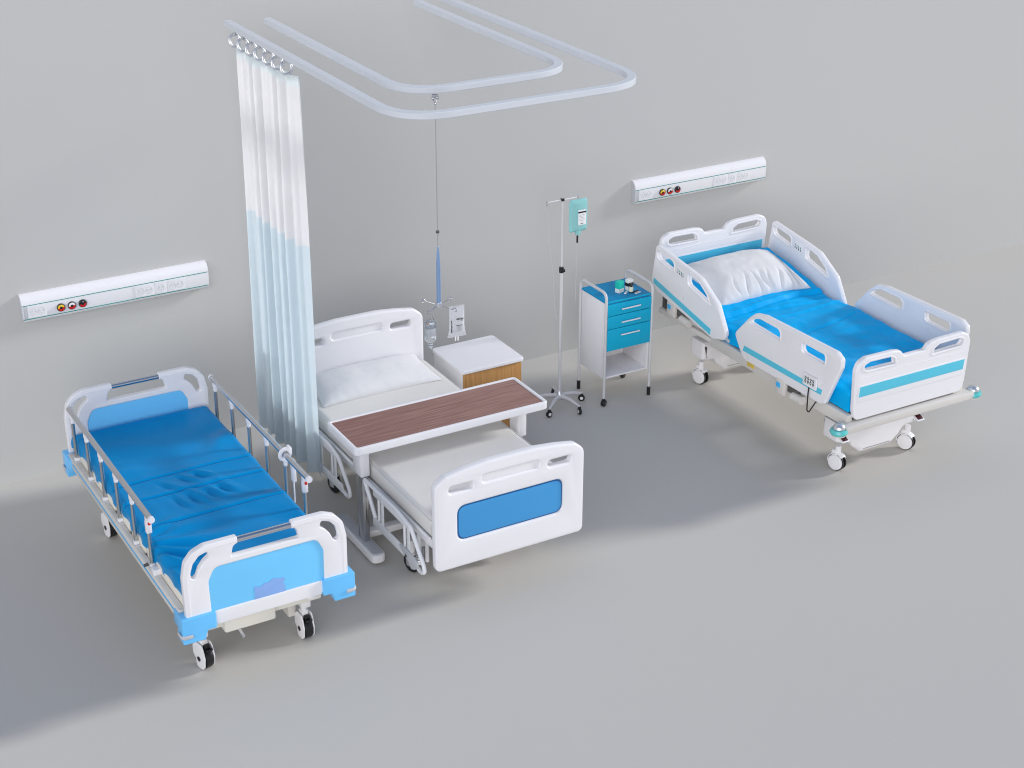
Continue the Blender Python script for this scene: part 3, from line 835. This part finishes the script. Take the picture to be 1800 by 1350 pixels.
p.tube([(2.085,-.905,zt+.0035),(2.10,-.912,zt+.0035),(2.112,-.925,zt+.0035)], .003, BLK, 8); p.box((2.125,-.882,zt+.003),(.045,.012,.004),BLK,.001,rot=Matrix.Rotation(R(16),4,'Z'))
tag(p.build('thermometer'), 'slim black instrument lying behind the white packet on the trolley', 'instrument')

# ================================================================== drip stand on wheels
S = thing('drip_stand', 'slim drip stand on a five-arm wheeled base beside the trolley', 'drip stand', (1.535,-.817,0))
p = P(); p.cyl((0,0,.10),(0,0,1.06),.0105,PALE,16); p.cyl((0,0,1.05),(0,0,1.585),.0065,PALE,14); p.build('pole', S)
p = P(); p.lathe([(.006,-.022),(.016,-.020),(.017,0),(.016,.020),(.007,.022)], BLK, (0,0,1.06), 14); p.box((.0,-.02,1.06),(.03,.02,.022),BLK,.005); p.build('height_knob', S)
p = P(); p.box((0,0,1.573),(.022,.022,.020),BLK,.003)
p.build('collar', S)
p = P()
p.tube([(-.115,0,1.572),(.115,0,1.572)], .0032, W, 8)
for s in (-1,1):
    p.tube(fillet([(s*.11,0,1.572),(s*.125,0,1.572),(s*.127,0,1.555),(s*.120,0,1.548),(s*.114,0,1.556)], .006, 4), .0025, CHR, 8)
    p.tube([(s*.125,0,1.572),(s*.128,0,1.585)], .0025, CHR, 8)
p.build('hook_arm', S)
p = P(); p.lathe([(.012,.06),(.026,.062),(.030,.075),(.024,.10),(.014,.125),(.010,.13)], ALU, seg=24); p.build('hub', S)
for k in range(5):
    a = R(1.5+72*k-1)
    d = Vector((math.cos(a), math.sin(a), 0))
    p = P(); p.tube([d*.01+Vector((0,0,.090)), d*.10+Vector((0,0,.088)), d*.195+Vector((0,0,.062))], [.016,.0135,.009], PALE, 10, flat=None)
    arm = p.build('base_arm', S)
    q = P(); c = d*.190; ax = Vector((math.cos(a+R(60)), math.sin(a+R(60)), 0))
    q.lathe([(.004,-.009),(.022,-.010),(.025,-.006),(.025,.006),(.022,.010),(.004,.009)], BLK, (c.x,c.y,.025), 24, ax)
    q.lathe([(.002,-.0125),(.012,-.0115),(.0125,.0115),(.002,.0125)], LBL, (c.x,c.y,.025), 20, ax)
    q.cyl((c.x,c.y,.035),(c.x,c.y,.062),.011,BLK,14)
    q.build('castor', arm)
p = P(); p.tube([Vector((1.535-.122+.004*math.sin(i*.7), -.817, 1.55-i*.045))+Vector((.0045*i,0,0)) for i in range(20)], .0013, TUBE, 6)
tag(p.build('drip_tube'), 'fine loose drip tube hanging from the left hook of the drip stand', 'tube')
G = thing('infusion_bag', 'teal infusion bag with white label hanging from the wheeled drip stand', 'drip bag', (1.660,-.822,0))
def bag_bm(w, z0, z1, th, taper=0, shoulder=.03):
    b = bmesh.new(); f = []; k = []
    nx, nz = 14, 24
    for j in range(nz+1):
        v = j/nz; z = z0+(z1-z0)*v
        ed = min(1, min(v, 1-v)/.14)
        ww = w*(1-taper*v)*(.80+.20*math.sqrt(ed*(2-ed)))
        ra, rb = [], []
        for i in range(nx+1):
            u = -1+2*i/nx
            e = math.sqrt(max(0, 1-u*u))*math.sqrt(ed*(2-ed))
            ra.append(b.verts.new((u*ww, -th*e-.0004, z))); rb.append(b.verts.new((u*ww, th*e+.0004, z)))
        f.append(ra); k.append(rb)
    for j in range(nz):
        for i in range(nx):
            b.faces.new((f[j][i], f[j][i+1], f[j+1][i+1], f[j+1][i])); b.faces.new((k[j][i], k[j+1][i], k[j+1][i+1], k[j][i+1]))
        b.faces.new((f[j][0], f[j+1][0], k[j+1][0], k[j][0])); b.faces.new((f[j][-1], k[j][-1], k[j+1][-1], f[j+1][-1]))
    b.faces.new([f[0][i] for i in range(nx+1)][::-1]+[k[0][i] for i in range(nx+1)]); b.faces.new([f[-1][i] for i in range(nx+1)]+[k[-1][i] for i in range(nx, -1, -1)])
    return b
p = P(); p.addbm(bag_bm(.074,1.322,1.558,.020), TBAG); p.lathe([(.018,1.300),(.020,1.310),(.020,1.330),(.014,1.335)], TBAG, seg=14); p.build('bag_body', G)
p = P(); p.plate(rrect(-.012,.052,1.374,1.484,.001), .001, LBL, M_XZ(-.0215), bev=.0002)
p.plate(rrect(-.012,.052,1.461,1.472,.0005), .001, PRINT, M_XZ(-.0222), bev=.0002)
for k in range(5): p.plate(rrect(-.002,.042-.006*(k%3),1.446-.010*k,1.448-.010*k,.0003), .0008, PRINTG, M_XZ(-.0222), bev=.0001)
p.plate(rrect(.008,.030,1.383,1.388,.0005), .001, PRINT, M_XZ(-.0222), bev=.0002)
p.build('bag_label', G)
p = P(); p.cyl((-.003,0,1.292),(-.003,0,1.240),.0065,BLK,14,bev=.001); p.build('drip_chamber', G)
p = P(); p.tube([(-.003-.0006*i,0,1.24-i*.04) for i in range(12)], .0013, TUBE, 6); p.build('tube', G)

# ================================================================== ceiling tracks
ZT = 2.952
def track(name, label, xl, xr, yf, yb, r):
    p = P()
    c = [(xl,yb,ZT-.018),(xl,yf,ZT-.018),(xr,yf,ZT-.018),(xr,yb,ZT-.018)]
    path = fillet(c, r, 20)
    # rectangular section swept
    b = bmesh.new(); rings = []
    hw, hh = .025, .0175
    for i, q in enumerate(path):
        tt = (path[min(i+1,len(path)-1)]-path[max(i-1,0)]).normalized(); n = Vector((-tt.y, tt.x, 0))
        rings.append([b.verts.new(q+n*a+Vector((0,0,h))) for a, h in ((-hw+.003,-hh),(-hw,-hh+.003),(-hw,hh-.003),(-hw+.003,hh),(hw-.003,hh),(hw,hh-.003),(hw,-hh+.003),(hw-.003,-hh),(.008,-hh),(.008,-hh+.012),(-.008,-hh+.012),(-.008,-hh))])
    m = len(rings[0])
    for i in range(len(rings)-1):
        for k in range(m): b.faces.new((rings[i][k], rings[i][(k+1)%m], rings[i+1][(k+1)%m], rings[i+1][k]))
    b.faces.new(rings[0]); b.faces.new(rings[-1][::-1]); bmesh.ops.recalc_face_normals(b, faces=b.faces)
    p.addbm(b, TRK)
    return tag(p.build(name), label, 'ceiling track')
track('curtain_track', 'outer U-shaped white ceiling track that carries the cubicle curtain', -.612, .865, -2.78, -.37, .30)
track('drip_track', 'inner U-shaped white ceiling track nested inside the curtain track', -.375, .655, -2.35, -.43, .28)

# ================================================================== curtain
CU = thing('cubicle_curtain', 'tall pleated cubicle curtain, white above and pale blue below, beside the middle bed', 'curtain', (-.62,-.96,0))
ya, yb_ = .44, -.45
def cur_bm():
    b = bmesh.new(); n = 260
    zs = [2.835, 2.80, 2.772, 2.7719] + [2.76-.096*k for k in range(1,10)] + [1.809, 1.8085, 1.70, 1.55, 1.4, 1.25, 1.1, .95, .8, .65, .5, .40, .33, .283]
    zs = sorted(set(zs), reverse=True)
    rows = []
    for z in zs:
        t = (2.835-z)/2.55
        row = []
        for i in range(n+1):
            s = i/n
            y = ya+(yb_-ya)*s
            ph = 2*PI*7.5*s + .5*math.sin(3*s*PI+1) + .25*math.sin(z*1.3+s*9)
            amp = (.020+.016*t)*(1+.35*math.sin(s*17+2))
            x = amp*math.sin(ph)+.006*math.sin(ph*2.3+z*.8)+.006*t*math.sin(41*s+z*2)
            y += .012*math.cos(ph)*t + .006*math.sin(ph*2)
            x += -.010+.022*s
            zz = z
            if z < .3: zz += .008*math.sin(ph*.5+1)
            if 1.80 < z < 1.82: zz += .004*math.sin(ph)
            row.append(b.verts.new((x, y, zz)))
        rows.append(row)
    fm = []
    for j in range(len(rows)-1):
        zc = (zs[j]+zs[j+1])/2
        k = 2 if zc > 2.772 else (0 if zc > 1.8087 else 1)
        for i in range(n):
            f = b.faces.new((rows[j][i], rows[j+1][i], rows[j+1][i+1], rows[j][i+1])); f.material_index = k
    bmesh.ops.solidify(b, geom=b.faces[:], thickness=.0022)
    return b
b = cur_bm(); me = bpy.data.meshes.new('curtain_cloth'); b.to_mesh(me); b.free()
for m in (CURW, CURB, CURT): me.materials.append(m)
for pl in me.polygons: pl.use_smooth = True
me.set_sharp_from_angle(angle=R(60))
o = bpy.data.objects.new('curtain_cloth', me); COL.objects.link(o); o.parent = CU
for k in range(7):
    s = k/6; y = .40+(-.345-.40)*s; x = -.022+.022*s
    p = P()
    ring = [(x+math.cos(a_)*.033, y+math.sin(a_)*.012, 2.868+math.sin(a_)*.034) for a_ in [2*PI*i/28 for i in range(28)]]
    p.tube(ring, 0, ALU, 10, closed=True, flat=(.0080,.0045))
    rg = p.build('curtain_ring', CU)
    q = P(); q.cyl((x,y,2.900),(x,y,2.918),.004,CHR,10); q.sph((x,y+.01,2.905),.007,CHR); q.box((x,y,2.912),(.018,.022,.008),CHR,.002)
    q.build('runner', rg)

# ================================================================== ceiling drip hanger
H = thing('drip_hanger', 'telescopic chrome drip hanger with four hooks hanging from the inner ceiling track', 'drip hanger', (-.215,-2.36,0))
p = P(); p.cyl((0,0,2.86),(0,0,2.13),.0026,STEEL,8); p.cyl((0,0,2.150),(0,0,2.138),.010,GRYD,12); p.cyl((0,0,2.14),(0,0,2.03),.0022,STEEL,8); p.build('rod', H)
p = P(); p.tube([(0,0,2.06),(0,0,2.02),(0,0,1.95),(0,0,1.72)], [.003,.008,.0115,.0125], BCHR, 18); p.cyl((0,0,1.728),(0,0,1.700),.019,ALU,20,bev=.003); p.build('tube', H)
p = P(); p.box((0,0,2.905),(.030,.030,.014),CHR,.004)
for s in (-1,1): p.sph((s*.012,0,2.893),.010,CHR); p.tube([(s*.012,0,2.89),(0,0,2.862)], .003, CHR, 8)
p.sph((0,0,2.862),.007,CHR); p.build('trolley', H)
tips = [Vector((-.058,.072,1.722)), Vector((.090,.030,1.722)), Vector((.050,-.095,1.706)), Vector((-.085,-.040,1.700))]
for tp in tips:
    d = Vector((tp.x,tp.y,0)).normalized()
    p = P(); p.tube([d*.012+Vector((0,0,1.712)), tp-d*.01], .0032, CHR, 8)
    for i in (0,):
        p.tube([tp+d*math.cos(a_)*.011+Vector((0,0,math.sin(a_)*.011)) for a_ in [R(200-14*k) for k in range(22)]], .0028, CHR, 8)
    p.build('hook', H)
# glass bottle, hung upside down
tb = tips[3]
V = thing('drip_bottle', 'clear glass drip bottle hanging upside down from the left arm of the ceiling hanger', 'drip bottle', (-.215+tb.x+.008,-2.36+tb.y,0))
p = P(); z0 = 1.495
p.lathe([(.009,z0),(.012,z0+.006),(.012,z0+.016),(.018,z0+.022),(.031,z0+.034),(.033,z0+.045),(.033,z0+.140),(.029,z0+.150),(.020,z0+.154),(0,z0+.154)], GLASS, seg=32); p.build('bottle_glass', V)
p = P(); p.lathe([(0,z0-.012),(.010,z0-.012),(.0125,z0-.006),(.0125,z0+.002),(0,z0+.002)], GRY, seg=16); p.cyl((.004,0,z0-.022),(.004,0,z0-.012),.0025,LBL,8); p.build('stopper', V)
p = P(); p.lathe([(.0335,z0+.070),(.0338,z0+.071),(.0338,z0+.112),(.0335,z0+.113)], principled('worn_paper_label', (.62,.64,.68), .5, trans=.5, ior=1.05), seg=32); p.build('bottle_label', V)
p = P(); p.tube(fillet([(-.028,0,z0+.140),(-.014,0,z0+.185),(-.006,0,1.694),(.010,0,z0+.185),(.028,0,z0+.140)], .02, 5), .0018, CHR, 8); p.tube([(math.cos(a_)*.0345,math.sin(a_)*.0345,z0+.140) for a_ in [2*PI*i/28 for i in range(28)]], .002, CHR, 6, closed=True); p.build('wire_hanger', V)
# clear bag with print
td = tips[2]
D = thing('infusion_bag', 'clear printed infusion bag hanging from the right arm of the ceiling hanger', 'drip bag', (-.215+td.x+.022,-2.36+td.y+.02,0), rz=R(-6))
def wedge():
    b = bmesh.new(); f=[]; k=[]
    nz, nx = 22, 12
    for j in range(nz+1):
        v=j/nz; z = 1.532+.188*v
        w = .058-.014*min(1,v/.35)**.7+.002*v
        e0 = math.sin(PI*min(1,max(0,(v-.08)/.84)))**.6 if .08 < v < .92 else 0
        ra=[];rb=[]
        for i in range(nx+1):
            u=-1+2*i/nx; e=(1-u*u)**.7*e0*.012
            ra.append(b.verts.new((u*w,-e-.0007,z))); rb.append(b.verts.new((u*w,e+.0007,z)))
        f.append(ra);k.append(rb)
    for j in range(nz):
        for i in range(nx):
            b.faces.new((f[j][i],f[j][i+1],f[j+1][i+1],f[j+1][i])); b.faces.new((k[j][i],k[j+1][i],k[j+1][i+1],k[j][i+1]))
        b.faces.new((f[j][0],f[j+1][0],k[j+1][0],k[j][0])); b.faces.new((f[j][-1],k[j][-1],k[j+1][-1],f[j+1][-1]))
    b.faces.new(f[0][::-1]+k[0]); b.faces.new(f[-1]+k[-1][::-1])
    return b
p = P(); p.addbm(wedge(), CLEAR); p.build('bag_body', D)
p = P()
zz = 1.562; random.seed(3)
for k in range(10):      # tall bold vertical lettering up the left edge, unreadably small
    h = .0055
    p.box((-.036,-.0105,zz+h/2),(.0055,.001,h),PRINT); 
    if k % 3 == 1: p.box((-.0325,-.0105,zz+h/2),(.004,.001,.002),PRINT)
    zz += h+.0022
p.box((.013,-.0150,1.643),(.040,.001,.0095),PRINT)
for k in range(4): p.box((.001+.008*k,-.0157,1.643),(.003,.0006,.005),LBL)
p.box((.024,-.0150,1.632),(.012,.001,.005),PRINTG)
p.box((.010,-.0150,1.605),(.036,.001,.0028),PRINT)
for k in range(5): p.box((.010-.001*(k%2),-.0150,1.598-.0065*k),(.034-.003*(k%3),.001,.0014),PRINTG)
p.build('bag_print', D)
p = P()
for x in (-.008,.007): p.cyl((x,0,1.532),(x-.002,0,1.508),.0038,LBL,10)
p.build('port', D)

# ================================================================== wall service panels
def service_panel(x0, label):
    Q = thing('service_panel', label, 'wall panel', (x0,0,1.11), 'service panels on the wall')
    L = 1.235
    prof = [(0,0),(-.040,.003),(-.050,.014),(-.054,.030),(-.055,.115),(-.050,.145),(-.036,.168),(-.016,.180),(0,.182)]
    b = bmesh.new(); rings = []
    for x in (0, L): rings.append([b.verts.new((x, y, z)) for y, z in prof])
    for k in range(len(prof)-1): b.faces.new((rings[0][k], rings[0][k+1], rings[1][k+1], rings[1][k]))
    b.faces.new((rings[0][0], rings[1][0], rings[1][-1], rings[0][-1]))
    b.faces.new(rings[0]); b.faces.new(rings[1][::-1]); bmesh.ops.recalc_face_normals(b, faces=b.faces)
    p = P(); p.addbm(b, W); p.build('housing', Q)
    for s, xx in ((-1,-.0025),(1,L+.0025)):
        p = P(); p.plate([(a-.001*0, c) for a, c in prof][::1], .005, GRY if s < 0 else W, M_YZ(xx), bev=.001); p.build('end_cap', Q)
    for z in (.024,.117):
        p = P(); p.bb(.001,L-.001,-.0565,-.050,z-.002,z+.002,GREEN); p.build('trim_line', Q)
    for a, c_ in ((.035,.155),(.735,.865),(.868,.950),(.953,1.075)):
        p = P(); p.plate(rrect(a,c_,.030,.111,.003), .006, W, M_XZ(-.0555), bev=.0015); pl = p.build('socket_plate', Q)
        q = P()
        w = c_-a; n = 2 if w > .1 else 1
        for k in range(n):
            cx = a+w*(k+.7)/(n+.4)
            for dx in (-.010,.010): q.box((cx+dx,-.0590,.073),(.003,.002,.012),GRY,.0005,rot=Matrix.Rotation(R(25 if dx < 0 else -25),4,'Y'))
            q.box((cx,-.0590,.058),(.003,.002,.010),GRY,.0005)
            q.tube([(cx+math.cos(t_)*.021,-.0588,.068+math.sin(t_)*.024) for t_ in [2*PI*i/20 for i in range(20)]], .0008, GRY, 6, closed=True)
        q.build('socket', pl)
    p = P(); p.bb(.008,.030,-.0570,-.050,.028,.113,GRY,.001); p.build('seam_strip', Q)
    for cx, colr in ((.243,YEL),(.313,LBL),(.384,BLK)):
        p = P()
        p.lathe([(0,0),(.0255,0),(.0265,.003),(.0265,.010),(.022,.013),(.021,.012)], BLK, (cx,-.055,.066), 32, (0,-1,0))
        for a0, a1, mt_ in ((10,190,colr),(190,370,RED)):
            outl = [(cx+.0215*math.cos(R(t_)), .066+.0215*math.sin(R(t_))) for t_ in range(a0, a1+1, 10)]
            innl = [(cx+.008*math.cos(R(t_)), .066+.008*math.sin(R(t_))) for t_ in range(a1, a0-1, -10)]
            p.plate(outl+innl, .003, mt_, M_XZ(-.0685), bev=.0006)
        p.cyl((cx,-.064,.066),(cx,-.071,.066),.009,BLK,16,bev=.001)
        if colr is not LBL: p.box((cx+.001,-.0705,.080),(.005,.001,.006),LBL)
        p.build('gas_outlet', Q)
service_panel(-1.995, 'long white medical service panel on the wall above the left bed')
service_panel(2.655, 'long white medical service panel on the wall above the right bed')

# ------------------------------------------------------------------ light
w = bpy.data.worlds.new('World'); SC.world = w; w.use_nodes = True
nt = w.node_tree; bg = nt.nodes['Background']
tc = nt.nodes.new('ShaderNodeTexCoord'); sp = nt.nodes.new('ShaderNodeSeparateXYZ'); cr = nt.nodes.new('ShaderNodeValToRGB')
nt.links.new(tc.outputs['Generated'], sp.inputs['Vector']); nt.links.new(sp.outputs['Z'], cr.inputs['Fac'])
e = cr.color_ramp.elements
e[0].position = .0; e[0].color = (1.12,1.09,1.07,1)
e[1].position = 1.; e[1].color = (.20,.33,.62,1)
k = cr.color_ramp.elements.new(.25); k.color = (.86,.86,.88,1)
k = cr.color_ramp.elements.new(.55); k.color = (.30,.42,.66,1)
nt.links.new(cr.outputs['Color'], bg.inputs['Color']); bg.inputs['Strength'].default_value = .66

def sun(name, frm, strength, ang, col):
    l = bpy.data.lights.new(name, 'SUN'); l.energy = strength; l.angle = R(ang); l.color = col
    o = bpy.data.objects.new(name, l); COL.objects.link(o)
    o.rotation_euler = Vector(frm).to_track_quat('Z', 'Y').to_euler(); o.location = (0,0,6); return o
sun('key_light', (2.38, -.42, 1), 2.75, 9, (1,.99,.97))
def area(name, loc, tgt, size, power, col):
    l = bpy.data.lights.new(name, 'AREA'); l.shape = 'RECTANGLE'; l.size, l.size_y = size; l.energy = power; l.color = col
    o = bpy.data.objects.new(name, l); COL.objects.link(o); o.location = loc
    o.rotation_euler = (Vector(loc)-Vector(tgt)).to_track_quat('Z', 'Y').to_euler(); return o
sun('front_fill', (-.85, -1, .30), 2.0, 55, (1,.985,.965))

# ------------------------------------------------------------------ camera
cd = bpy.data.cameras.new('camera'); cam = bpy.data.objects.new('camera', cd); COL.objects.link(cam)
cd.sensor_width = 36; cd.lens = 36*2900.576/1800; cd.clip_end = 200; cd.clip_start = .1
Y, Pt, Rl = R(-29.814), R(25.319), R(.135)
fw = Vector((-math.sin(Y)*math.cos(Pt), math.cos(Y)*math.cos(Pt), -math.sin(Pt))); rt = Vector((math.cos(Y), math.sin(Y), 0)); up = rt.cross(fw)
rt2 = rt*math.cos(Rl)+up*math.sin(Rl); up2 = rt2.cross(fw)
m = Matrix((rt2, up2, -fw)).transposed().to_4x4(); m.translation = (-4.094,-9.952,5.253)
cam.matrix_world = m
SC.camera = cam
SC.render.engine = 'CYCLES'
SC.cycles.filter_width = 1.1; SC.cycles.max_bounces = 10; SC.cycles.transparent_max_bounces = 12
v = SC.view_settings; v.view_transform = 'Standard'; v.look = 'None'; v.exposure = 0; v.gamma = 1; v.use_curve_mapping = False
